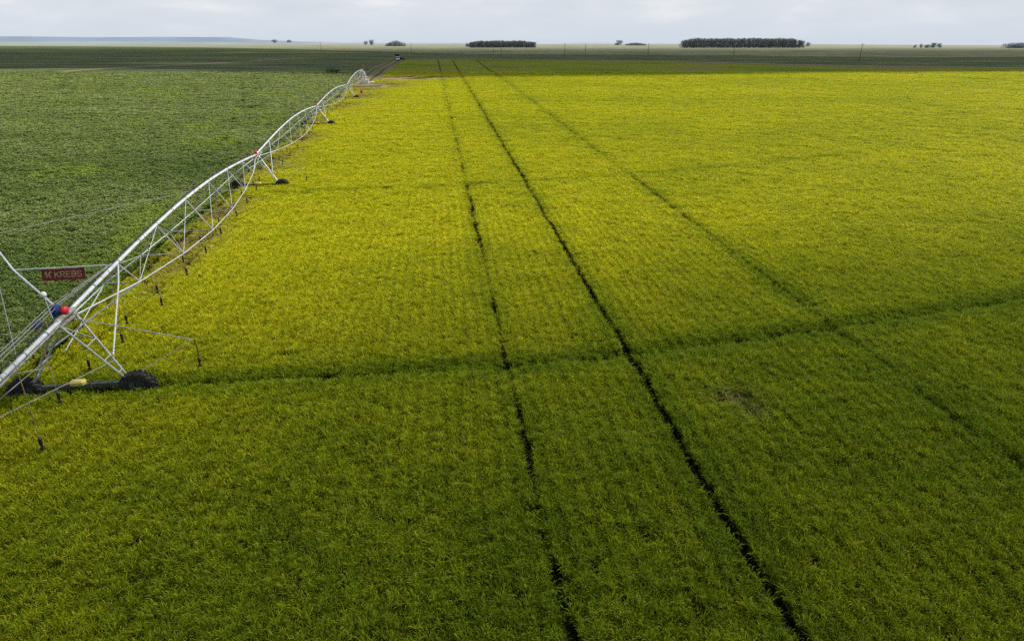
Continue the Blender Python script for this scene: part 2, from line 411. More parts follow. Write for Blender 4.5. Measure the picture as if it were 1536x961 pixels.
def soy_clump(seed):
    r = random.Random(seed); v = []; f = []; c = []
    for b in range(64):
        a = r.uniform(0, 2 * math.pi); q = math.sqrt(r.random()); x, y = .24 * q * math.cos(a), .30 * q * math.sin(a)
        z = .42 + .30 * math.sqrt(1 - q * q * .85) * r.uniform(.55, 1.0)
        L = r.uniform(.035, .060); W = L * .62
        nrm = Vector((r.gauss(0, .45) + .3 * x, r.gauss(0, .45) + .3 * y, 1)).normalized()
        u = nrm.cross(Vector((math.cos(a * 3), math.sin(a * 3), .1))).normalized(); w_ = nrm.cross(u)
        p = Vector((x, y, z)); s0 = len(v)
        for (i, j, k) in ((-1, 0, -.15), (-.2, -1, .12), (.35, -.8, .1), (1, 0, -.25), (.35, .8, .1), (-.2, 1, .12)):
            v.append(tuple(p + u * L * i + w_ * W * j + nrm * L * k))
        f.append((s0, s0 + 1, s0 + 2, s0 + 3)); f.append((s0, s0 + 3, s0 + 4, s0 + 5))
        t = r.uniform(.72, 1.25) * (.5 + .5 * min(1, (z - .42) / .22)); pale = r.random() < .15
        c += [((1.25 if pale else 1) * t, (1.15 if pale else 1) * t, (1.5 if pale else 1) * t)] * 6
    return mesh_with_shade('soy_clump', v, f, c, M['leaf'])
def tuft_collection(name, fn, n):
    c = bpy.data.collections.new(name)
    for i in range(n):
        me = fn(100 + i); o = bpy.data.objects.new(name, me); c.objects.link(o)
    return c
cereal_c = tuft_collection('cereal_variants', cereal_clump, 7)
soy_c = tuft_collection('soy_variants', soy_clump, 6)

def scatter(name, label_kind, xs, ys_, rot, scl, tint, coll, nvar):
    me = bpy.data.meshes.new(name); n = len(xs)
    me.vertices.add(n); me.vertices.foreach_set('co', np.stack([xs, ys_, np.zeros(n)], 1).astype(np.float32).ravel())
    a = me.attributes.new('rot', 'FLOAT_VECTOR', 'POINT'); a.data.foreach_set('vector', rot.astype(np.float32).ravel())
    a = me.attributes.new('scl', 'FLOAT_VECTOR', 'POINT'); a.data.foreach_set('vector', scl.astype(np.float32).ravel())
    a = me.attributes.new('tint', 'FLOAT_COLOR', 'POINT'); a.data.foreach_set('color', np.concatenate([tint, np.ones((n, 1))], 1).astype(np.float32).ravel())
    a = me.attributes.new('pick', 'INT', 'POINT'); a.data.foreach_set('value', rng.integers(0, nvar, n).astype(np.int32))
    o = bpy.data.objects.new(name, me); COL.objects.link(o); o['kind'] = 'stuff'
    tree = bpy.data.node_groups.new(name, 'GeometryNodeTree')
    tree.interface.new_socket('Geometry', in_out='INPUT', socket_type='NodeSocketGeometry')
    tree.interface.new_socket('Geometry', in_out='OUTPUT', socket_type='NodeSocketGeometry')
    gi = tree.nodes.new('NodeGroupInput'); go = tree.nodes.new('NodeGroupOutput')
    ip = tree.nodes.new('GeometryNodeInstanceOnPoints'); ci = tree.nodes.new('GeometryNodeCollectionInfo')
    ci.inputs['Collection'].default_value = coll; ci.inputs['Separate Children'].default_value = True; ci.inputs['Reset Children'].default_value = True
    def na(nm, dt):
        q = tree.nodes.new('GeometryNodeInputNamedAttribute'); q.data_type = dt; q.inputs['Name'].default_value = nm; return q.outputs['Attribute']
    tree.links.new(gi.outputs[0], ip.inputs['Points']); tree.links.new(ci.outputs[0], ip.inputs['Instance'])
    ip.inputs['Pick Instance'].default_value = True
    tree.links.new(na('pick', 'INT'), ip.inputs['Instance Index'])
    e2r = tree.nodes.new('FunctionNodeEulerToRotation'); tree.links.new(na('rot', 'FLOAT_VECTOR'), e2r.inputs[0])
    tree.links.new(e2r.outputs[0], ip.inputs['Rotation']); tree.links.new(na('scl', 'FLOAT_VECTOR'), ip.inputs['Scale'])
    tree.links.new(ip.outputs[0], go.inputs[0])
    md = o.modifiers.new('plants', 'NODES'); md.node_group = tree
    print(name, n, 'clumps'); return o

def rings(base, s0, dmin, dmax, rows_dir=-.1, xlim=None, jit=.42):
    X = []; Y = []; S = []
    edges = np.geomspace(dmin, dmax, int(math.log(dmax / dmin) / math.log(1.12)) + 2)
    for d0, d1 in zip(edges[:-1], edges[1:]):
        s = max(1.0, (d0 + d1) / 2 / s0); sp = base * s
        lo, hi = xlim if xlim else (-1, 1)
        wmax = d1 * .87 + 7
        gx = np.arange(max(-wmax, -400) * (1 if lo < 0 else 0), wmax * (1 if hi > 0 else 0), sp); gy = np.arange(0, d1 + sp, sp)
        a, b = np.meshgrid(gx, gy); a = a.ravel(); b = b.ravel()
        a = a + rng.uniform(-jit, jit, a.size) * sp; b = b + rng.uniform(-.5, .5, b.size) * sp
        a = a + (rows_dir * b if xlim is None else 0)
        r = np.hypot(a, b)
        half = .755 * (b * CP + CAM_H * SP) + 3.5
        k = (r >= d0) & (r < d1) & (np.abs(a) < half) & (b > 7.5) & (b < LOD_END)
        X.append(a[k]); Y.append(b[k]); S.append(np.full(k.sum(), s))
    return np.concatenate(X), np.concatenate(Y), np.concatenate(S)

# --- cereal
x, y, s = rings(.135, 41.0, 8.0, 400)
k = rice_mask(x, y); x, y, s = x[k], y[k], s[k]
dens = np.ones_like(x); green = np.zeros_like(x); hsc = np.ones_like(x)
for i, (a, b, wd) in enumerate(TRAM):
    wob = .10 * (vnoise(y * 0 + 3.0 * i, y, 3.0, 31 + i, 2) - .5) * 2
    d = np.abs(x - (a + b * y + wob))
    gap = vnoise(x * 0 + 5.0, y, 2.3 + i, 40 + i, 2)
    on = 1.0 if i == 0 else sstep(gap, *((.38, .60) if i == 1 else (.05, .45)))
    hw = (wd + (.075, .055, .042)[i] * s) * (1.0 if i == 0 else .42 + .65 * on)
    dens = np.where(d < hw, 0, dens)
    green = np.maximum(green, .45 * np.exp(-(d / (.7 + .05 * s)) ** 2) * (.4 + .6 * on))
rp = np.hypot(x - PIV[0], y - PIV[1])
for i, rr in enumerate(RAD):
    if i == 0: rr = 199.0 + 1.1 * sstep(x, -14, 5)
    d = np.abs(rp - rr + .15 * (vnoise(x, y, 3.0, 60, 2) - .5))
    gap = vnoise(x, y, 1.8, 70 + i, 2)
    hw = (.12 + .08 * s) * (1 if i == 0 else sstep(x, 70, 30) if i == 1 else sstep(x, 0, -20)) * sstep(gap, .30, .62) * (1.0 if i == 0 else .8)
    dens = np.where(d < hw, 0, dens); green = np.maximum(green, (.75 if i == 0 else .4 * (sstep(x, 60, 20) if i == 1 else sstep(x, -5, -20))) * np.exp(-(d / (.9 + .06 * s)) ** 2))
    hsc = hsc * (1 - .22 * np.exp(-(d / .5) ** 2) * (i == 0))
bb = bare(x, y)
ax_, ay_ = P(1170, 139.5); q = np.hypot(x - ax_, (y - ay_)); dens = np.where((np.abs(q - 6.0) < .5) & (x > ax_ + 1) & (y > ay_ + 0), 0, dens)
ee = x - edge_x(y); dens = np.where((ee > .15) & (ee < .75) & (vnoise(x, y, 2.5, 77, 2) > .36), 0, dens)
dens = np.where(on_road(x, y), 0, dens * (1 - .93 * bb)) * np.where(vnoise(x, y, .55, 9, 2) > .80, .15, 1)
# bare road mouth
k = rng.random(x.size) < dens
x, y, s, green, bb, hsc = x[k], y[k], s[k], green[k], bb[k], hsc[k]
n = x.size
big = vnoise(x, y, 26, 1, 3); mid = vnoise(x, y, 5.0, 2, 3); fine = vnoise(x, y, 1.1, 3, 2)
front = sstep(y - .28 * x, 50, 14)              # the crop near the drone is greener
yel = np.clip(.80 + .55 * (big - .5) + .42 * (mid - .5) + .35 * (fine - .5) - .8 * green - .60 * front * (1 - .35 * sstep(-x, 4, 14)), 0, 1)
yel = np.clip(yel + .2 * sstep(-x, -2, 18) * sstep(y, 15, 30), 0, 1)
A = np.array((0.305, 0.385, 0.017)); B = np.array((0.74, 0.675, 0.020)); C = np.array((0.48, 0.37, 0.15))
tint = A + (B - A) * yel[:, None]
tint = tint + (C - tint) * np.clip(bb * 1.1, 0, 1)[:, None]
tint = tint * (1 + (rng.uniform(-.15, .15, (n, 1))) / s[:, None] ** .5) * (1 + .16 / s[:, None] ** .5 * rng.standard_normal((n, 1)).clip(-1.5, 1.5) * .5)
rows = np.cos(2 * np.pi * (x + .1 * y) / .52) * np.exp(-((s - 1) / 1.2) ** 2)
tint = tint * (1 + .12 * rows)[:, None]
hgt = (1 + .07 * rows) * (1 + (s - 1) * .10) * rng.uniform(.86, 1.12, n) * (.9 + .25 * vnoise(x, y, 1.6, 4, 2)) * hsc * (1 - .35 * bb)
scl = np.stack([s, s, hgt], 1); rot = np.stack([rng.normal(0, .06, n) / s, rng.normal(0, .06, n) / s, rng.uniform(0, 6.28, n)], 1)
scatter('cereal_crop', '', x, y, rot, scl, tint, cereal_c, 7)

# --- soybean
x, y, s = rings(.27, 42.0, 20.0, 400, xlim=(-1, 0), rows_dir=0)
e = edge_x(y) - x + .7 * (vnoise(x, y, 2.5, 13, 3) - .5) * 2
k = e > .15; x, y, s, e = x[k], y[k], s[k], e[k]
rr_ = np.hypot(x - PIV[0], y - PIV[1])
crease = np.zeros_like(x)
for i, q in enumerate((-52, -36, -24)):   # long faint creases in the crop
    ln_ = np.abs(x - q * .55 - .55 * q * (y - 60) / 90 - 3 * (vnoise(x * 0, y, 14, 20 + i, 2) - .5)); crease = np.maximum(crease, np.exp(-(ln_ / .6) ** 2))
for q in ((-50., .012), (-58., .0)):
    pass
und = vnoise(x * .6, y, 2.6, 21, 3)
dens = 1 - .75 * crease * sstep(vnoise(x, y, 5, 22, 2), .35, .6)
for (px0, px1) in ((365, 362), (381, 380)):
    xa, ya = P(px0, 150); xb, yb = P(px1, 100); q = np.abs(x - (xa + (xb - xa) * (y - ya) / (yb - ya))); dens = np.where((q < .45) & (y > 130), 0, dens)
dens = np.where(on_road(x, y), 0, dens * np.where(und < .22, .5, 1))
k = rng.random(x.size) < dens; x, y, s, e, und, crease = x[k], y[k], s[k], e[k], und[k], crease[k]; n = x.size
A = np.array((0.135, 0.205, 0.038)); B = np.array((0.265, 0.330, 0.090)); C = np.array((0.27, 0.37, 0.025))
mixv = np.clip(.5 + 1.3 * (vnoise(x * .4, y, 12, 23, 3) - .5) + .75 * sstep(y, 30, 170) - .25, 0, 1)
weed = sstep(vnoise(x * .8 + y * .55, y * .35 - x * .35, 5, 24, 3) + .12 * crease, .60, .80) * .6
weed = np.maximum(weed, .7 * np.exp(-(e / .9) ** 2))
tint = A + (B - A) * mixv[:, None]; tint = tint + (C - tint) * weed[:, None]
tint = tint * rng.uniform(.86, 1.14, (n, 1))
hgt = (1 + (s - 1) * .12) * (.90 + .20 * und) * rng.uniform(.85, 1.15, n)
scl = np.stack([s, s, hgt], 1); rot = np.stack([rng.normal(0, .10, n) / s, rng.normal(0, .10, n) / s, rng.uniform(0, 6.28, n)], 1)
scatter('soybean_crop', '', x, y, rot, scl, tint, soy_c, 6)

# ------------------------------------------------------------------ clouds overhead (they throw the soft shadows on the fields)
CLZ = 420.0
OFF = (SUN.x / SUN.z * CLZ, SUN.y / SUN.z * CLZ)
def cloud(name, x0, x1, y0, y1, dens_fn, label):
    """dens_fn(ground x, ground y) -> 0..1 thickness of the cloud above the spot it shades"""
    nx, ny = 150, 150
    gx, gy = np.meshgrid(np.linspace(x0, x1, nx), np.linspace(y0, y1, ny)); d = dens_fn(gx, gy)
    z = CLZ + 6 * vnoise(gx, gy, 40, 91, 3)
    vv = np.stack([gx + OFF[0], gy + OFF[1], z], -1).reshape(-1, 3)
    ff = [(j * nx + i, j * nx + i + 1, (j + 1) * nx + i + 1, (j + 1) * nx + i) for j in range(ny - 1) for i in range(nx - 1)]
    me = bpy.data.meshes.new(name); me.from_pydata(vv.tolist(), [], ff); me.update()
    a = me.attributes.new('dens', 'FLOAT', 'POINT'); a.data.foreach_set('value', d.ravel().astype(np.float32))
    me.materials.append(M['cloud']); o = bpy.data.objects.new(name, me); COL.objects.link(o); o['kind'] = 'structure'; return o
m, nt = newmat('cloud_vapour')
a = fcol(nt, 'dens'); tr = nt.nodes.new('ShaderNodeBsdfTransparent'); tl = nt.nodes.new('ShaderNodeBsdfTranslucent'); tl.inputs[0].default_value = (.55, .56, .58, 1)
df = nt.nodes.new('ShaderNodeBsdfDiffuse'); df.inputs[0].default_value = (.9, .9, .9, 1)
mx0 = nt.nodes.new('ShaderNodeMixShader'); mx0.inputs[0].default_value = .25; nt.links.new(df.outputs[0], mx0.inputs[1]); nt.links.new(tl.outputs[0], mx0.inputs[2])
mx = nt.nodes.new('ShaderNodeMixShader'); nt.links.new(a.outputs['Fac'], mx.inputs[0]); nt.links.new(tr.outputs[0], mx.inputs[1]); nt.links.new(mx0.outputs[0], mx.inputs[2])
out(nt, mx.outputs[0]); M['cloud'] = m
def d_near(x, y):
    t = (23.5 + .26 * x + 9 * (vnoise(x, y, 22, 93, 3) - .5)) - y
    return .74 * sstep(t, -26, 16) * sstep(np.hypot(x, y + 60), 190, 120)
def d_far(x, y):
    lo = np.interp(x, [-500, -300, -200, -120, -60, 0, 80, 200, 300, 500], [300, 300, 345, 300, 262, 262, 270, 290, 330, 340])
    w_ = lo + 30 * (vnoise(x, y, 70, 95, 3) - .5)
    return .88 * sstep(y, w_ - 8, w_ + 10) * sstep(y, 1500, 800) * (1 - .55 * sstep(vnoise(x * .25, y, 60, 99, 3), .62, .72) * (x < -150))
cloud('cloud', -200, 200, -250, 90, d_near, '')
cloud('cloud', -1500, 1100, 180, 1500, d_far, '')

# ------------------------------------------------------------------ distant hills, aerial haze painted into their colours
def hill(name, r, prof, base, col, seed):
    """prof: (px, py of the skyline)"""
    px = np.linspace(prof[0][0], prof[-1][0], 160); py = np.interp(px, [p[0] for p in prof], [p[1] for p in prof])
    py = py + .35 * (vnoise(px, px * 0, 25, seed, 3) - .5)
    v = []; f = []
    for a, b in zip(px, py):
        d = r * CP; X = (a - CX) * d / F; Z = CAM_H - (b - HZ) / F * CP * r
        v += [(X, r - 800, base), (X, r, Z), (X, r + 900, base)]
    for i in range(len(px) - 1):
        f += [(3 * i, 3 * i + 3, 3 * i + 4, 3 * i + 1), (3 * i + 1, 3 * i + 4, 3 * i + 5, 3 * i + 2)]
    m, nt = newmat(name); n = noise(nt, .0016, 5, .6, sc=(1, 1, 6)); c = ramp(nt, n, [(.35, tuple(q * .9 for q in col)), (.65, tuple(min(1, q * 1.08) for q in col))])
    out(nt, principled(nt, c, 1, spec=0)); mbh = MB(); mbh.add(v, f); return mbh.build(name, m, smooth=True, props={'kind': 'structure'})
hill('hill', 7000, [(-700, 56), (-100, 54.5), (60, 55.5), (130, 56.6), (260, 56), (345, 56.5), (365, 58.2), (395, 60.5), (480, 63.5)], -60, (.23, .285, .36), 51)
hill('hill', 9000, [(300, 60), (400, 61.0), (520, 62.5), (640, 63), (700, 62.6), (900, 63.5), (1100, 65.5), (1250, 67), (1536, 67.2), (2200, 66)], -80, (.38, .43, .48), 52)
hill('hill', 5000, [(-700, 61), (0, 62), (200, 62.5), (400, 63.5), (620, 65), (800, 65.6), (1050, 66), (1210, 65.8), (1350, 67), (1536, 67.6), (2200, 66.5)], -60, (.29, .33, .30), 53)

# ------------------------------------------------------------------ far trees, haze tint put into the foliage and bark colours
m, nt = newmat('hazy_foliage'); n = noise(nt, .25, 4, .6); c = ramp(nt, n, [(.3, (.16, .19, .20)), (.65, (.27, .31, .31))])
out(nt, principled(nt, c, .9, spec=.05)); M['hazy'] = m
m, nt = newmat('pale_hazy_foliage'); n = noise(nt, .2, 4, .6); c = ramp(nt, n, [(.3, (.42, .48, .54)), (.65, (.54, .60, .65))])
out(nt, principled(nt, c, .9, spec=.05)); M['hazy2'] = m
m, nt = newmat('hazy_bark'); n = noise(nt, .4, 4, .6); c = ramp(nt, n, [(.3, (.10, .10, .11)), (.65, (.17, .17, .18))])
out(nt, principled(nt, c, .9, spec=.05)); M['bark'] = m
def leaves(mb_, c, rx, ry, rz, n, size, r):
    for _ in range(n):
        d = Vector((r.gauss(0, 1), r.gauss(0, 1), r.gauss(0, 1))).normalized() * (r.random() ** .33)
        p = Vector(c) + Vector((d.x * rx, d.y * ry, d.z * rz)); u = Vector((r.gauss(0, 1), r.gauss(0, 1), r.gauss(0, 1))).normalized()
        w_ = u.cross(Vector((r.gauss(0, 1), r.gauss(0, 1), r.gauss(0, 1)))).normalized(); q = size * r.uniform(.6, 1.3)
        mb_.add([p - u * q, p + w_ * q * .8, p + u * q, p - w_ * q * .8], [(0, 1, 2, 3)])
def place(px, py, z=0.): X, Y = P(px, py, z); return Vector((X, Y, z))
def grove(name, px0, px1, pyb, h, depth, label, mat, sp=3.4, seed=1, end_taper=.25):
    r = random.Random(seed); a = place(px0, pyb); b = place(px1, pyb); L = (b - a).length; cr = MB(); tk = MB(); n = int(L / sp)
    for row in range(4):
        for i in range(n):
            t = (i + r.uniform(.2, .8)) / n; p = a + (b - a) * t + Vector((0, row * depth / 4 + r.uniform(-1.5, 1.5), 0))
            e_ = min(t, 1 - t) * n; hh = h * r.uniform(.93, 1.04) * (1 - end_taper * max(0, 1 - e_ / 5))
            if row == 0: hh *= .97
            hh *= .90 + .14 * float(vnoise(p.x, p.y, 14, seed, 2))
            tk.tube([p, p + Vector((r.uniform(-.3, .3), 0, hh * .7))], [.22, .1], 4)
            for lo, hi, wd in ((.04, .38, 3.2), (.30, .70, 3.4), (.58, .96, 3.0)):
                cc = p + Vector((r.uniform(-1.6, 1.6), r.uniform(-1.2, 1.2), hh * (lo + hi) / 2)); leaves(cr, cc, wd, wd, hh * (hi - lo) / 2 * 1.1, 95 if row < 2 else 24, .60, r)
    o = cr.build(name, mat); o['kind'] = 'stuff'
    t_ = tk.build('trunk', M['bark'], o); t_['kind'] = 'stuff'
    return o
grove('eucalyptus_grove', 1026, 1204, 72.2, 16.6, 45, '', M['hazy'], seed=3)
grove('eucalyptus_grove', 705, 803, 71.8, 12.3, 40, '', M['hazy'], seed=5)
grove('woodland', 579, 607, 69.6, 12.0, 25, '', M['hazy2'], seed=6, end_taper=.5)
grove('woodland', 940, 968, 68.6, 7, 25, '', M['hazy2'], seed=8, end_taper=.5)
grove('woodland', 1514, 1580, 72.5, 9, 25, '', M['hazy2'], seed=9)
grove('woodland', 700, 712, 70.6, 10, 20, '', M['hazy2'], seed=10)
def tree(px, py, h, wd, label, seed, mat=None):
    r = random.Random(seed); p = place(px, py); t = empty('tree', p, label, 'tree', 'lone trees on the far plain')
    tk = MB(); tk.tube([(0, 0, -.2), (r.uniform(-.3, .3), 0, h * .35), (r.uniform(-.5, .5), .2, h * .65)], [.35, .25, .1], 6)
    for k in range(4):
        a = k * 1.6 + r.random(); tk.tube([(0, 0, h * .3), (math.cos(a) * wd * .3, math.sin(a) * wd * .3, h * .6)], [.15, .06], 5)
    tk.build('trunk', M['bark'], t)
    cr = MB()
    for k in range(14):
        a = r.uniform(0, 6.28); q = r.uniform(.1, .62) * wd / 2 * 1.2
        leaves(cr, (q * math.cos(a), q * math.sin(a), h * r.uniform(.22, .8)), wd * .26, wd * .26, h * .20, 90, .045 * wd, r)
    cr.build('crown', mat or M['hazy2'], t)
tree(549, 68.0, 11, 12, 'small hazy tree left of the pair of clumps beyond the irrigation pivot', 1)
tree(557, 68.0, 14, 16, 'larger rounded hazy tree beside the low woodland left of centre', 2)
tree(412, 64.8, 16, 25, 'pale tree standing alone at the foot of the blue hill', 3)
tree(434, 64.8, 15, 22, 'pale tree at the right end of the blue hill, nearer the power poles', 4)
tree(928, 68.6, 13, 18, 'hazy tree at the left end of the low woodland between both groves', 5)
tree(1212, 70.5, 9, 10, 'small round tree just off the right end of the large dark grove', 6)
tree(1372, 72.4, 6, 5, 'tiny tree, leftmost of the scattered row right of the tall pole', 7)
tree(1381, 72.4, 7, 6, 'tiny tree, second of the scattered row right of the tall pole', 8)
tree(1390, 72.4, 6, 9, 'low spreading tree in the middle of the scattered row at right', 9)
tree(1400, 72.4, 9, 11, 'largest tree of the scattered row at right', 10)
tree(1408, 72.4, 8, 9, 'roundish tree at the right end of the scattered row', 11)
m, nt = newmat('shrub_leaf'); n = noise(nt, .8, 4, .6); c = ramp(nt, n, [(.3, (.02, .035, .008)), (.65, (.06, .085, .015))]); out(nt, principled(nt, c, .9, spec=.05)); M['shrub'] = m

# ------------------------------------------------------------------ power poles
def pole(px, pyb, h, label, lean=0.0):
    p = place(px, pyb); t = empty('power_pole', p, label, 'power pole', 'power poles along the far side of the fields')
    a = MB(); a.tube([(0, 0, -.3), (lean * h, 0, h)], [.22, .14], 8); a.build('pole', M['wood'], t, True)
    b = MB(); b.box((lean * h * .95, -.18, h * .955), (2.0, .14, .16)); b.build('crossarm', M['wood'], t)
    for k in (-.85, 0, .85):
        c_ = MB(); zz = h * .955 + .08 if k else h; xx = lean * h * .95 + k
        c_.lathe((xx, -.18 if k else 0, zz), (0, 0, 1), [(.0, 0), (.07, .0), (.09, .08), (.05, .14), (.08, .19), (0, .26)], 8); c_.build('insulator', M['concrete'], t, True)
pole(482, 76.8, 8.4, 'short power pole left of the irrigation pivot, at the edge of the dark field')
pole(617, 80.0, 9.2, 'power pole just right of the parked truck')
pole(740, 81.5, 9.4, 'power pole standing in front of the smaller grove')
pole(752, 82.2, 5.6, 'low thin pole right beside the pole in front of the smaller grove')
pole(847, 83.2, 9.8, 'power pole right of the smaller grove, left one of two')
pole(878, 82.6, 8.9, 'power pole right of the smaller grove, right one of two')
pole(972, 81.8, 9.5, 'power pole left of the large dark grove')
pole(1100, 84.5, 9.4, 'thin power pole in front of the large dark grove', .03)
pole(1288, 93.5, 10.8, 'tallest power pole, leaning, right of the large dark grove', .05)
t = MB(); t.tube([(0, 0, -.2), (-1.2, 0, 4.2)], [.16, .1], 8); t.tube([(-1.6, 0, 4.0), (-.6, 0, 4.3)], .07, 6)
o = t.build('wooden_post', M['wood_pale'], smooth=True); o.location = place(493, 91.5); tag(o, 'short leaning pale post in the dark green field', 'post')

# ------------------------------------------------------------------ irrigation machine
mach = empty('irrigation_machine', (PIV[0], PIV[1], 0), 'long galvanised centre pivot irrigator with arched truss spans on wheeled towers between two crops', 'irrigator')
inv_loc = Vector((-PIV[0], -PIV[1], 0))
class LMB(MB):
    def build(s, name, mat, parent, smooth=False, props=None):
        if parent is mach or True: s.v = [(a + inv_loc.x, b + inv_loc.y, c) for a, b, c in s.v]
        return super().build(name, mat, parent, smooth, props)
def V(x, y, z): return Vector((x, y, z))
joints = [V(*NEAR_END, 3.62)] + [V(*t, JOINT_Z + (.17 if t[1] < 30 else 0)) for t in TW] + [V(*PIV, 4.6)]
def span(A, B, npan, nh, first=False, last=False, heavy=True):
    d = (B - A); dh = Vector((d.x, d.y, 0)).normalized(); sd = Vector((dh.y, -dh.x, 0))   # right-hand side
    camber = .0 if first else .82
    def pp(t): p = A + d * t; return p + Vector((0, 0, camber * math.sin(math.pi * t)))
    t0, t1 = (.0, .985) if first else (.008, .992)
    b = LMB(); b.tube([pp(t0 + (t1 - t0) * k / 30) for k in range(31)], .082, 12)
    pipe = b.build('water_pipe', M['steel'], mach, True)
    # flanges and clamps
    for k in range(1, 2 * npan):
        b = LMB(); t = k / (2 * npan); p = pp(t); e_ = (pp(t + .003) - pp(t - .003)).normalized() * .025; b.tube([p - e_, p + e_], .115 if k % 2 else .106, 12)
        b.build('flange', M['steel_dull'], pipe, True)
    # supply cable strapped on the pipe
    b = LMB(); b.tube([pp(t0 + (t1 - t0) * k / 30) - sd * .10 + Vector((0, 0, .12)) for k in range(31)], .028, 5); b.build('power_cable', M['black'], pipe)
    if not first:
        dep = {7: [.95, 1.6, 1.95, 1.95, 1.6, .95]}[npan]; offs = [.72, 1.05, 1.22, 1.22, 1.05, .72]
        b = LMB(); rd = LMB(); Rn = []; Ln = []
        for k in range(npan - 1):
            p = pp((k + 1) / npan); Rn.append(p + sd * offs[k] - V(0, 0, dep[k])); Ln.append(p - sd * offs[k] - V(0, 0, dep[k]))
            b.tube([p - V(0, 0, .1), Rn[-1]], .034, 6); b.tube([p - V(0, 0, .1), Ln[-1]], .034, 6); b.tube([Ln[-1], Rn[-1]], .026, 6)
        for k in range(npan - 2):
            rd.tube([Rn[k], Rn[k + 1]], .022, 6); rd.tube([Ln[k], Ln[k + 1]], .022, 6); b.tube([Ln[k + 1], Rn[k]], .017, 5)
            rd.tube([pp((k + 2) / npan) - V(0, 0, .1), Rn[k]], .014, 5); rd.tube([pp((k + 1) / npan) - V(0, 0, .1), Ln[k + 1]], .014, 5)
        for q in (Rn, Ln):
            rd.tube([q[0], A - V(0, 0, .18) + dh * .2], .03, 6); rd.tube([q[-1], B - V(0, 0, .18) - dh * .2], .03, 6)
        b.build('truss', M['rod'], mach); rd.build('tension_rod', M['steel'], mach)
    for k in range(nh):
        t = (k + .6) / nh; p = pp(t); sg = 1 if k % 2 else -1
        q = sd * sg; r1 = .34
        top = [p + V(0, 0, .1), p + V(0, 0, .36) + q * .05, p + V(0, 0, .42) + q * .2, p + V(0, 0, .3) + q * r1, p + q * (r1 + .02)]
        sway = Vector((random.uniform(-.12, .12), random.uniform(-.12, .12), 0)); endz = 1.30 + random.uniform(-.08, .12)
        bend = p + q * (r1 + .03); bot = Vector((bend.x + sway.x, bend.y + sway.y, endz))
        b = LMB(); b.tube(top + [bend.lerp(bot, .5) + sway * .25, bot], .014, 5); h_ = b.build('drop_hose', M['hose'], mach)
        b = LMB(); b.lathe(bot - V(0, 0, .42), (0, 0, 1), [(0, 0), (.07, .02), (.075, .07), (.03, .09), (.03, .16), (.055, .18), (.055, .40), (.02, .44), (0, .44)], 8); b.build('sprinkler', M['black'], h_)
    return pp, dh, sd
spans = []
NH = [3, 17, 17, 16, 14]
for i in range(5):
    spans.append(span(joints[i], joints[i + 1], 7 if i else 3, NH[i], first=(i == 0)))

def wheel(c, ax, parent, R_=.64, W=.40):
    b = LMB(); prof = [(.33, -W * .42), (.45, -W * .5), (.56, -W * .5), (R_ - .03, -W * .36), (R_ - .01, 0), (R_ - .03, W * .36), (.56, W * .5), (.45, W * .5), (.33, W * .42)]
    b.lathe(c, ax, prof, 32)
    ax = ax.normalized(); u = ax.cross(V(0, 0, 1)).normalized(); v_ = ax.cross(u)
    for k in range(20):
        for sg in (-1, 1):
            a = 2 * math.pi * (k + (.5 if sg > 0 else 0)) / 20; pts = []
            for (h_, da, rr) in ((0.0, .16, R_ + .0), (W * .28, .07, R_ - .005), (W * .5, -.03, R_ - .07)):
                aa = a + da; pts.append((c + ax * h_ * sg, aa, rr))
            for (p0, a0, r0), (p1, a1, r1) in zip(pts[:-1], pts[1:]):
                vs = []
                for (p_, a_, r_) in ((p0, a0, r0), (p1, a1, r1)):
                    for dr in (-.02, .045):
                        for dw in (-.035, .035):
                            aw = a_ + dw / r_; vs.append(p_ + (u * math.cos(aw) + v_ * math.sin(aw)) * (r_ + dr))
                b.add(vs, [(0, 1, 3, 2), (4, 6, 7, 5), (0, 4, 5, 1), (2, 3, 7, 6), (0, 2, 6, 4), (1, 5, 7, 3)])
    t_ = b.build('tyre', M['rubber'], parent, False)
    b = LMB(); b.lathe(c, ax, [(.34, -W * .42), (.32, -W * .3), (.2, -W * .12), (.1, -W * .16), (0, -W * .18)], 24); b.lathe(c, ax, [(.34, W * .42), (.32, W * .3), (.2, W * .12), (.1, W * .16), (0, W * .18)], 24)
    for k in range(8):
        a = k * math.pi / 4
        for sg in (-1, 1):
            q = c + ax * sg * W * .17 + (u * math.cos(a) + v_ * math.sin(a)) * .15; b.tube([q - ax * .02, q + ax * .02], .018, 6)
    b.build('rim', M['rim'], parent, True)

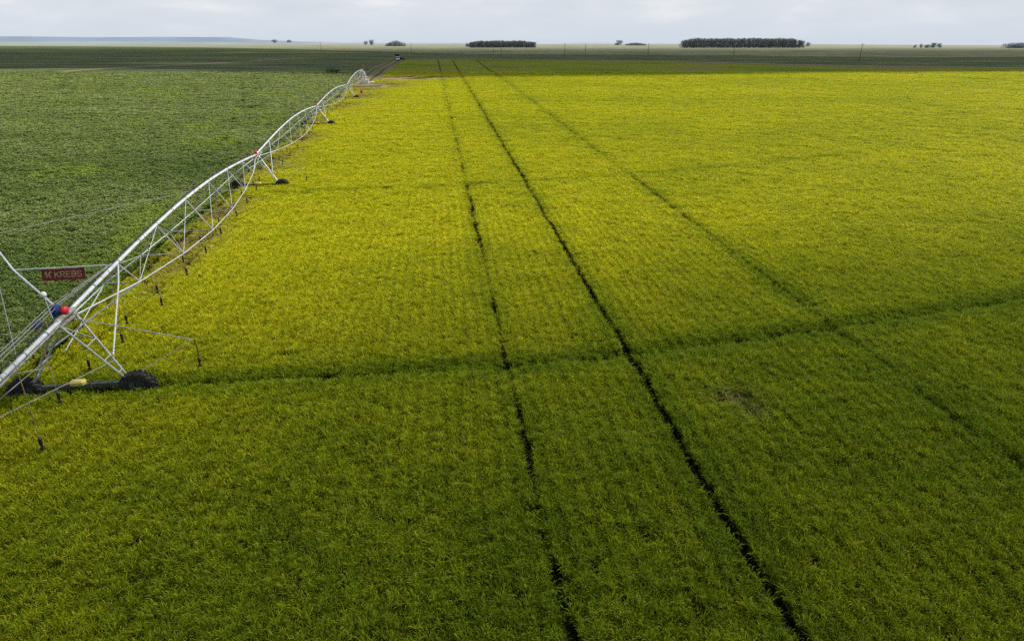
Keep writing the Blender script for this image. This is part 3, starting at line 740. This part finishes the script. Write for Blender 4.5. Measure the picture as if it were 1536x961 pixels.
def tower(i, J, dh, sd, sgn_ahead):
    G = V(J.x, J.y, 0); wb = 1.99; hz0 = .66
    hubR = G + sd * wb + V(0, 0, hz0); hubL = G - sd * wb + V(0, 0, hz0)
    b = LMB()
    for s_, hub in ((1, hubR), (-1, hubL)):
        foot = hub - sd * s_ * .28 + V(0, 0, .30)
        for k in (-1, 1):
            top = J + dh * k * .62 - V(0, 0, .16) + sd * s_ * .12; ft = foot + dh * k * .07
            b.tube([top, ft], .042, 8)
        for t in (.36, .62, .84):
            p0 = (J + dh * .62 - V(0, 0, .16) + sd * s_ * .12).lerp(foot + dh * .07, t); p1 = (J - dh * .62 - V(0, 0, .16) + sd * s_ * .12).lerp(foot - dh * .07, t); b.tube([p0, p1], .026, 6)
        p0 = (J + dh * .62 - V(0, 0, .16)).lerp(foot + dh * .07, .36); p1 = J - dh * .62 - V(0, 0, .16) + sd * s_ * .12; b.tube([p0, p1], .022, 6)
    fr = b.build('drive_tower', M['rod'], mach)
    b = LMB(); ctr = G + V(0, 0, .84)
    R3 = Matrix((sd, dh, V(0, 0, 1))).transposed()
    b.box(ctr, (3.5, .16, .20), R3, .02)
    b.tube([ctr + dh * .22 + V(0, 0, .02) - sd * .3, ctr + dh * .22 + V(0, 0, .02) + sd * 1.72], .045, 8)
    for s_ in (-1, 1):
        b.box(G + sd * s_ * 1.73 + V(0, 0, .74), (.30, .30, .42), R3, .03)
    b.build('base_beam', M['beam'], fr)
    b = LMB()
    for s_ in (-1, 1):
        c_ = G + sd * s_ * wb + dh * (-.02) + V(0, 0, hz0)
        b.tube([c_ - dh * .28, c_ + dh * .28], .09, 10)
    b.build('axle', M['beam'], fr)
    b = LMB(); b.box(ctr + V(0, 0, .14) - sd * .12, (.55, .34, .22), R3, .06); b.build('motor_cover', M['yellow'], fr)
    wheel(hubR, dh, fr); wheel(hubL, dh, fr)
    # joint, tower box with its red cover
    b = LMB(); b.tube([J - dh * .75, J - dh * .2], .115, 12); b.tube([J + dh * .2, J + dh * .75], .115, 12); b.tube([J - dh * .25, J + dh * .25], .10, 10)
    b.box(J - V(0, 0, .17), (.34, 1.4, .07), R3, .01); b.build('pipe_joint', M['steel_dull'], fr, True)
    c_ = J + V(0, 0, .20) + dh * .1 - sd * .06
    b = LMB(); b.lathe(c_ + sd * .02, sd * 1 + dh * -.2, [(0, -.02), (.16, 0), (.165, .09), (.15, .14), (.09, .18), (0, .20)], 18); b.build('red_cover', M['red'], fr, True)
    b = LMB(); b.box(c_ - sd * .22 + V(0, 0, .0), (.22, .36, .42) if i == 0 else (.12, .26, .30), R3, .04); b.build('control_box', M['blue'] if i == 0 else M['steel_dull'], fr)
    # arms with a hose that reach out over the crop, behind the wheels
    b = LMB(); a0 = J - V(0, 0, .25) + dh * .5; tip = G + sd * 3.95 + dh * 1.0 + V(0, 0, 2.05)
    b.tube([a0, tip], .018, 6); b.tube([hubR - sd * .1 + V(0, 0, .5), tip], .011, 5)
    a1 = J - V(0, 0, .25) - dh * .5; tip2 = G - sd * 3.6 + dh * .2 + V(0, 0, 2.2); b.tube([a1, tip2], .015, 6)
    b.build('boomback', M['rod'], fr)
    b = LMB(); b.tube([tip, tip + V(.08, .0, -.25), tip + V(.12, -.1, -.75)], .018, 5); e_ = tip + V(.12, -.1, -.75)
    b.lathe(e_ - V(0, 0, .36), (0, 0, 1), [(0, 0), (.07, .02), (.075, .07), (.03, .09), (.03, .16), (.055, .18), (.055, .34), (0, .38)], 8); b.build('drop_hose', M['black'], fr)
    # struts from the legs up to the first truss corners
    pp, dh2, sd2 = spans[i + 1]
    b = LMB()
    p = pp(1 / 7); Rn = p + sd2 * .72 - V(0, 0, .95); Ln = p - sd2 * .72 - V(0, 0, .95)
    legR = (J + dh * .62 - V(0, 0, .16)).lerp(hubR + V(0, 0, .3), .62); legL = (J + dh * .62 - V(0, 0, .16)).lerp(hubL + V(0, 0, .3), .5)
    b.tube([p - V(0, 0, .1), pp(.11) + sd2 * .35 - V(0, 0, .5), legR], .03, 6); b.tube([Rn, legL], .03, 6); b.tube([Ln, legR.lerp(legL, .75)], .02, 6)
    b.build('knee_brace', M['steel'], fr)
    return fr
for i, t in enumerate(TW):
    d = Vector((PIV[0] - t[0], PIV[1] - t[1], 0)).normalized(); sd = Vector((d.y, -d.x, 0))
    fr = tower(i, joints[i + 1], d, sd, 1)
    if i == 0: T1 = fr; T1d = d; T1s = sd

# cables running above the pipe past the first tower
pp1, dh1, sd1 = spans[1]; pp0, dh0, sd0 = spans[0]
b = LMB(); J1 = joints[1]
for k, (off, up) in enumerate(((-.40, .30), (-.30, .27), (-.20, .22), (-.46, .12))):
    b.tube([pp0(.0) - sd0 * (off * -1) + V(0, 0, up), J1 + sd1 * off + V(0, 0, up + .12), pp1(.13) + V(0, 0, .12) + sd1 * off * .2], .013, 5)
b.build('support_cable', M['cable'], mach)
b = LMB(); b.tube([J1 + sd1 * .16 - V(0, 0, .05) + dh1 * -.8, pp0(.3) + sd0 * .16 - V(0, 0, .05), pp0(.0) + sd0 * .16 - V(0, 0, .05)], .035, 8); b.build('side_pipe', M['steel_dull'], mach)
# aerial with a pale ball beside the first tower box
b = LMB(); a0 = J1 - dh1 * .45 - sd1 * .15; b.tube([a0, a0 + V(-.12, 0, .95)], .016, 6); ae = b.build('aerial', M['steel'], T1)
b = LMB(); c_ = a0 + V(-.12, 0, 1.02); b.lathe(c_, (0, 0, 1), [(.0, -.11), (.07, -.09), (.105, -.03), (.105, .03), (.07, .09), (0, .11)], 14); b.build('aerial_ball', M['white'], ae, True)
b = LMB(); b.box(J1 - dh1 * 1.05 - sd1 * .42 + V(0, 0, .12), (.18, .36, .24), Matrix((sd1, dh1, V(0, 0, 1))).transposed(), .03); b.build('junction_box', M['blue'], T1)

# side frame that carries the sign
TIP = V(-26.2, 33.1, 3.95); mid = V(*P(20, 405, 3.65), 3.65); onp = V(*P(163, 397.5, 3.85), 3.85)
b = LMB(); b.tube([J1 + V(-.1, .2, -.02), mid, TIP], .042, 8); b.tube([mid, onp], .03, 8)
b.build('side_frame', M['steel'], mach)
b = LMB(); b.tube([TIP, pp1(.47) + V(0, 0, .12)], .016, 5); b.tube([TIP, V(-17.6, 21.0, 3.3)], .013, 5); b.tube([TIP - V(0, 0, .1), pp0(.62) - V(0, 0, .1)], .018, 5); b.tube([V(-20.2, 23.2, 3.1), TIP], .010, 5)
b.build('guy_wire', M['cable'], mach)
# lower guys by the near tower
b = LMB(); pl = J1 - T1s * 2.1 + V(0, 0, -2.6)
b.tube([pp0(.55) - V(0, 0, .1), J1 - T1s * .9 - V(0, 0, 2.0)], .018, 5)
b.tube([J1 + T1s * 1.35 - V(0, 0, 1.85), V(*P(-60, 655, 1.7), 1.7)], .014, 5); b.tube([J1 - T1s * .75 - V(0, 0, 1.5), V(*P(-60, 648, 2.2), 2.2)], .014, 5)
b.build('lower_guy', M['rod'], mach)

# sign
dirv = (onp - mid).normalized(); upv = (V(0, 0, 1) - dirv * dirv.z).normalized()
upv = (upv + V(0, .28, 0)).normalized(); upv = (upv - dirv * upv.dot(dirv)).normalized()
nrm = dirv.cross(upv)      # towards the camera side is -Y
if nrm.y > 0: nrm = -nrm
X0 = mid.lerp(onp, .29); Wd = (onp - mid).length * .452; Hd = .50
sg0 = X0 - upv * (Hd + .05)
def SP_(u, v_, d=0): return sg0 + dirv * u + upv * v_ + nrm * d
b = LMB(); b.add([SP_(0, 0, .012), SP_(Wd, 0, .012), SP_(Wd, Hd, .012), SP_(0, Hd, .012), SP_(0, 0, -.012), SP_(Wd, 0, -.012), SP_(Wd, Hd, -.012), SP_(0, Hd, -.012)],
                 [(0, 1, 2, 3), (7, 6, 5, 4), (0, 4, 5, 1), (1, 5, 6, 2), (2, 6, 7, 3), (3, 7, 4, 0)])
for t in (.06, .5, .94): b.tube([SP_(Wd * t, Hd - .02), SP_(Wd * t, Hd + .07)], .015, 5)
sign = b.build('sign_panel', M['sign_red'], mach, props={'label': 'dark red panel reading KREBS in pale yellow capitals'})
# letters as strokes on a 4 x 6 grid
LET = {'K': [((0, 0), (0, 6)), ((0, 2.4), (3.6, 6)), ((1.2, 3.4), (3.8, 0))],
       'R': [((0, 0), (0, 6)), ((0, 6), (2.8, 6)), ((2.8, 6), (3.6, 5.2)), ((3.6, 5.2), (3.6, 3.8)), ((3.6, 3.8), (2.8, 3)), ((2.8, 3), (0, 3)), ((1.8, 3), (3.8, 0))],
       'E': [((0, 0), (0, 6)), ((0, 6), (3.6, 6)), ((0, 3), (3.0, 3)), ((0, 0), (3.6, 0))],
       'B': [((0, 0), (0, 6)), ((0, 6), (2.8, 6)), ((2.8, 6), (3.4, 5.3)), ((3.4, 5.3), (3.4, 3.7)), ((3.4, 3.7), (2.8, 3.1)), ((0, 3.1), (2.8, 3.1)), ((2.8, 3.1), (3.6, 2.3)), ((3.6, 2.3), (3.6, .8)), ((3.6, .8), (2.8, 0)), ((2.8, 0), (0, 0))],
       'S': [((3.6, 5.2), (2.8, 6)), ((2.8, 6), (.8, 6)), ((.8, 6), (0, 5.2)), ((0, 5.2), (0, 3.9)), ((0, 3.9), (.8, 3.1)), ((.8, 3.1), (2.8, 2.9)), ((2.8, 2.9), (3.6, 2.1)), ((3.6, 2.1), (3.6, .8)), ((3.6, .8), (2.8, 0)), ((2.8, 0), (.8, 0)), ((.8, 0), (0, .8))]}
def strokes(mbq, segs, u0, v0, su, sv, th, dd=.02):
    for n_, ((a, b_), (c_, d_)) in enumerate(segs):
        p = Vector((u0 + a * su, v0 + b_ * sv)); q = Vector((u0 + c_ * su, v0 + d_ * sv)); t = (q - p).normalized(); p = p - t * th * .45; q = q + t * th * .45; nn = Vector((-t.y, t.x)) * th / 2
        z = dd + .0012 * n_
        mbq.add([SP_(*(p - nn), z), SP_(*(q - nn), z), SP_(*(q + nn), z), SP_(*(p + nn), z)], [(0, 1, 2, 3)])
lw = Wd * .655 / 5; hh = Hd * .46; v0 = Hd * .27; u = Wd * .31
for ch in 'KREBS':
    b = LMB(); strokes(b, LET[ch], u, v0, lw * .70 / 3.6, hh / 6, Wd * .022); b.build('letter', M['sign_letter'], sign, props={'label': 'pale yellow letter ' + ch}); u += lw
# emblem: a flag-cut block K
b = LMB()
def quad(pts, z): b.add([SP_(Wd * p[0], Hd * p[1], z) for p in pts], [tuple(range(len(pts)))])
quad([(.075, .76), (.125, .80), (.135, .55), (.085, .50)], .020); quad([(.095, .44), (.135, .48), (.14, .28), (.11, .30)], .0212)
quad([(.145, .55), (.195, .80), (.245, .80), (.185, .52)], .0224); quad([(.15, .50), (.18, .50), (.235, .26), (.19, .26)], .0236)
b.build('emblem', M['sign_letter'], sign)

# pivot structure
G = V(*PIV, 0); b = LMB()
for sx in (-1, 1):
    for sy in (-1, 1):
        b.tube([G + V(sx * 1.9, sy * 1.9, 0), G + V(sx * .35, sy * .35, 4.3)], .07, 6)
for h_ in (1.2, 2.6):
    q = 1.9 - (1.9 - .35) * h_ / 4.3
    cs = [G + V(q, q, h_), G + V(-q, q, h_), G + V(-q, -q, h_), G + V(q, -q, h_), G + V(q, q, h_)]
    for a, c_ in zip(cs[:-1], cs[1:]): b.tube([a, c_], .05, 6)
b.tube([G + V(0, 0, 0), G + V(0, 0, 4.6)], .13, 10)
pt = b.build('pivot_frame', M['steel'], mach)
b = LMB(); b.tube([G + V(0, 0, 4.6), G + V(0, 0, 4.95)], .2, 10); b.tube([G + V(.1, 0, 4.95), G + V(.1, 0, 5.9)], .03, 6); b.build('swivel', M['steel_dull'], pt)
b = LMB(); b.box(G + V(1.5, -1.9, 1.1), (1.1, .5, 1.5), None, .05); b.build('panel_box', M['white'], pt)
b = LMB(); b.lathe(G + V(.1, 0, 5.5), (0, 0, 1), [(0, 0), (.16, .02), (.18, .3), (.1, .45), (0, .5)], 10); b.build('beacon', M['red'], pt)

b = MB(); b.box((0, 0, .2), (4.2, 3.2, .4), None, .05); pad = b.build('concrete_pad', M['concrete']); pad.location = (*P(551, 129.3), 0); tag(pad, 'pale concrete slab at the foot of the irrigation pivot', 'slab')
b = MB(); b.box((0, 0, .75), (3.2, 1.1, .7), None, .08); b.box((-.8, 0, 1.2), (1.1, .8, .3), None, .06); wb_ = b.build('white_cabinet', M['white']); wb_.location = (*P(554, 128.2), 0); tag(wb_, 'low white cabinet lying beside the pivot base', 'cabinet')

# red drum
DRS = .72
dr = empty('red_drum', (*P(543, 146.0), .0), 'small red drum standing in the bare patch beside the farthest tower', 'drum')
b = MB(); b.lathe((0, 0, 1.15), (0, 0, 1), [(0, 0), (.40, .0), (.42, .03), (.40, .06), (.40, .40), (.43, .43), (.40, .46), (.40, .80), (.43, .83), (.40, .86), (.40, 1.12), (.42, 1.15), (.40, 1.18), (0, 1.17)], 20); b.build('barrel', M['red'], dr, True)
b = MB()
for k in range(3):
    a = k * 2.09; b.tube([(.34 * math.cos(a), .34 * math.sin(a), 0), (.30 * math.cos(a), .30 * math.sin(a), 1.16)], .04, 6)
b.tube([(.36 * math.cos(k * .52), .36 * math.sin(k * .52), 1.1) for k in range(13)], .03, 5, False); b.build('stand', M['steel_dull'], dr); dr.scale = (DRS, DRS, DRS)

# vehicles at the end of the dirt road
def car_wheel(par, x, y, r=.42, wd=.26):
    b = MB(); b.lathe((x, y, r), (1, 0, 0), [(r * .55, -wd / 2), (r * .92, -wd / 2), (r, -wd * .3), (r, wd * .3), (r * .92, wd / 2), (r * .55, wd / 2)], 20); t_ = b.build('wheel', M['rubber'], par, True)
    b = MB(); b.lathe((x, y, r), (1, 0, 0), [(r * .56, -wd * .4), (.1, -wd * .3), (0, -wd * .32)], 16); b.lathe((x, y, r), (1, 0, 0), [(r * .56, wd * .4), (.1, wd * .3), (0, wd * .32)], 16); b.build('rim', M['rim'], t_, True)
tp = empty('parked_truck', (*P(596.5, 93.6), .80), 'white cabbed truck with tall dark load parked at the end of the dirt road', 'truck', rz=R(12))
b = MB(); prof = [(-3.0, .6), (-3.0, 1.35), (-2.75, 1.6), (-2.45, 2.45), (-2.2, 2.6), (-1.2, 2.6), (-1.05, 2.4), (-1.05, .6)]   # y, z: nose towards -y
vs = [(-1.15, y_, z_) for y_, z_ in prof] + [(1.15, y_, z_) for y_, z_ in prof]; n_ = len(prof)
b.add(vs, [tuple(range(n_)), tuple(range(2 * n_ - 1, n_ - 1, -1))] + [(k, k + n_, (k + 1) % n_ + n_, (k + 1) % n_) for k in range(n_)]); cab = b.build('cab', M['white'], tp)
b = MB(); b.add([(-.98, -2.745, 1.70), (.98, -2.745, 1.70), (.92, -2.495, 2.38), (-.92, -2.495, 2.38)], [(0, 1, 2, 3)]); b.build('windscreen', M['glass'], cab)
for sx in (-1, 1):
    b = MB(); b.add([(sx * 1.155, -2.5, 1.65), (sx * 1.155, -1.3, 1.65), (sx * 1.155, -1.35, 2.35), (sx * 1.155, -2.3, 2.35)], [(0, 1, 2, 3)]); b.build('side_window', M['glass'], cab)
    b = MB(); b.lathe((sx * .8, -3.0, .95), (0, -1, 0), [(.13, 0), (.12, .03), (0, .04)], 12); b.build('headlight', M['concrete'], cab)
b = MB(); b.box((0, -3.02, .62), (2.3, .12, .28), None, .03); b.build('bumper', M['beam'], cab)
b = MB(); b.box((0, 1.2, .78), (1.0, 5.6, .22), None, .02); b.build('chassis', M['beam'], tp)
b = MB(); b.box((-.15, 1.3, 2.45), (2.7, 4.4, 3.0), None, .15); b.build('dark_load', M['black'], tp)
for x_, y_ in ((-1, -2.0), (1, -2.0), (-1, 2.2), (1, 2.2)): car_wheel(tp, x_, y_, .5, .3)
cr_ = empty('parked_car', (*P(602.5, 92.2), .80), 'dark low car parked just right of the white cabbed truck', 'car', rz=R(80))
b = MB(); prof = [(-2.1, .4), (-2.1, .85), (-1.9, .98), (-1.0, 1.05), (-.45, 1.5), (.9, 1.52), (1.6, 1.08), (2.05, 1.02), (2.1, .4)]
vs = [(-.85, y_, z_) for y_, z_ in prof] + [(.85, y_, z_) for y_, z_ in prof]; n_ = len(prof)
b.add(vs, [tuple(range(n_)), tuple(range(2 * n_ - 1, n_ - 1, -1))] + [(k, k + n_, (k + 1) % n_ + n_, (k + 1) % n_) for k in range(n_)]); bd = b.build('body', M['black'], cr_)
for sx in (-1, 1):
    b = MB(); b.add([(sx * .855, -.85, 1.08), (sx * .855, 1.3, 1.1), (sx * .855, .85, 1.45), (sx * .855, -.4, 1.44)], [(0, 1, 2, 3)]); b.build('side_window', M['glass'], bd)
for x_, y_ in ((-.75, -1.3), (.75, -1.3), (-.75, 1.3), (.75, 1.3)): car_wheel(cr_, x_, y_, .33, .2)

# a few shrubs that stand out
def shrub(px, py, rad, h, label, seed):
    r = random.Random(seed); t = empty('shrub', (*P(px, py), .3), label, 'shrub')
    b = MB()
    for k in range(7):
        a = r.uniform(0, 6.28); q = r.uniform(0, rad * .6); leaves(b, (q * math.cos(a), q * math.sin(a), h * r.uniform(.4, .8)), rad * .5, rad * .5, h * .35, 70, .16, r)
    b.build('foliage', M['shrub'], t)
    b = MB()
    for k in range(5):
        a = k * 1.3; b.tube([(0, 0, -.3), (math.cos(a) * rad * .4, math.sin(a) * rad * .4, h * .6)], [.05, .02], 5)
    b.build('stem', M['wood'], t)
shrub(499, 114, 5.5, 2.6, 'low dark bush in the shaded green field left of the pivot', 4)

LAB = {'ground': 'pale grassy plain beyond and under the fields', 'crop_soil': 'dark shaded soil under the yellow crop', 'soybean_soil': 'dark shaded soil under the green leafy crop',
 'cereal_field': 'far shaded end of the yellow green crop', 'soybean_field': 'wide dark green field in cloud shadow before the plain', 'dirt_road': 'brown dirt road running from the pivot to the parked truck',
 'farm_track': 'thin brown track crossing the dark green field at left', 'field_margin': 'thin brown margin behind the yellow crop', 'pale_track': 'short pale track on the plain near the horizon',
 'cereal_crop': 'dense yellow green drooping cereal plants cut by narrow dark wheel tracks', 'soybean_crop': 'dense green leafy low crop left of the irrigator'}
for k, l in (('bare_patch', 'bare tan soil patch right of the dirt road mouth'), ('bare_patch.001', 'thin bare strip farther right, beyond the first soil patch'), ('bare_patch.002', 'bare tan soil at the foot of the pivot')): bpy.data.objects[k]['label'] = l
for o in scene.objects:
    if o.parent is None and o.name in LAB: o['label'] = LAB[o.name]
for nm, l in (('eucalyptus_grove', 'large dark flat topped grove, the longest block of trees on the horizon'), ('eucalyptus_grove.001', 'smaller flat topped grove right of the parked truck'),
              ('woodland', 'low rounded hazy wood just left of the pole by the truck'), ('woodland.001', 'low flat hazy wood between both groves'), ('woodland.002', 'hazy wood cut by the right edge of the picture'),
              ('woodland.003', 'small bushes at the left end of the smaller grove'), ('hill', 'long blue flat topped hill at the left'), ('hill.001', 'farthest pale ridge along the horizon'), ('hill.002', 'low greenish rise before the farthest ridge'),
              ('cloud', 'cloud overhead shading the near crop'), ('cloud.001', 'cloud overhead shading the far fields')):
    if nm in bpy.data.objects: bpy.data.objects[nm]['label'] = l
for nm in ('eucalyptus_grove', 'eucalyptus_grove.001', 'woodland', 'woodland.001', 'woodland.002', 'woodland.003'):
    bpy.data.objects[nm]['category'] = 'trees'
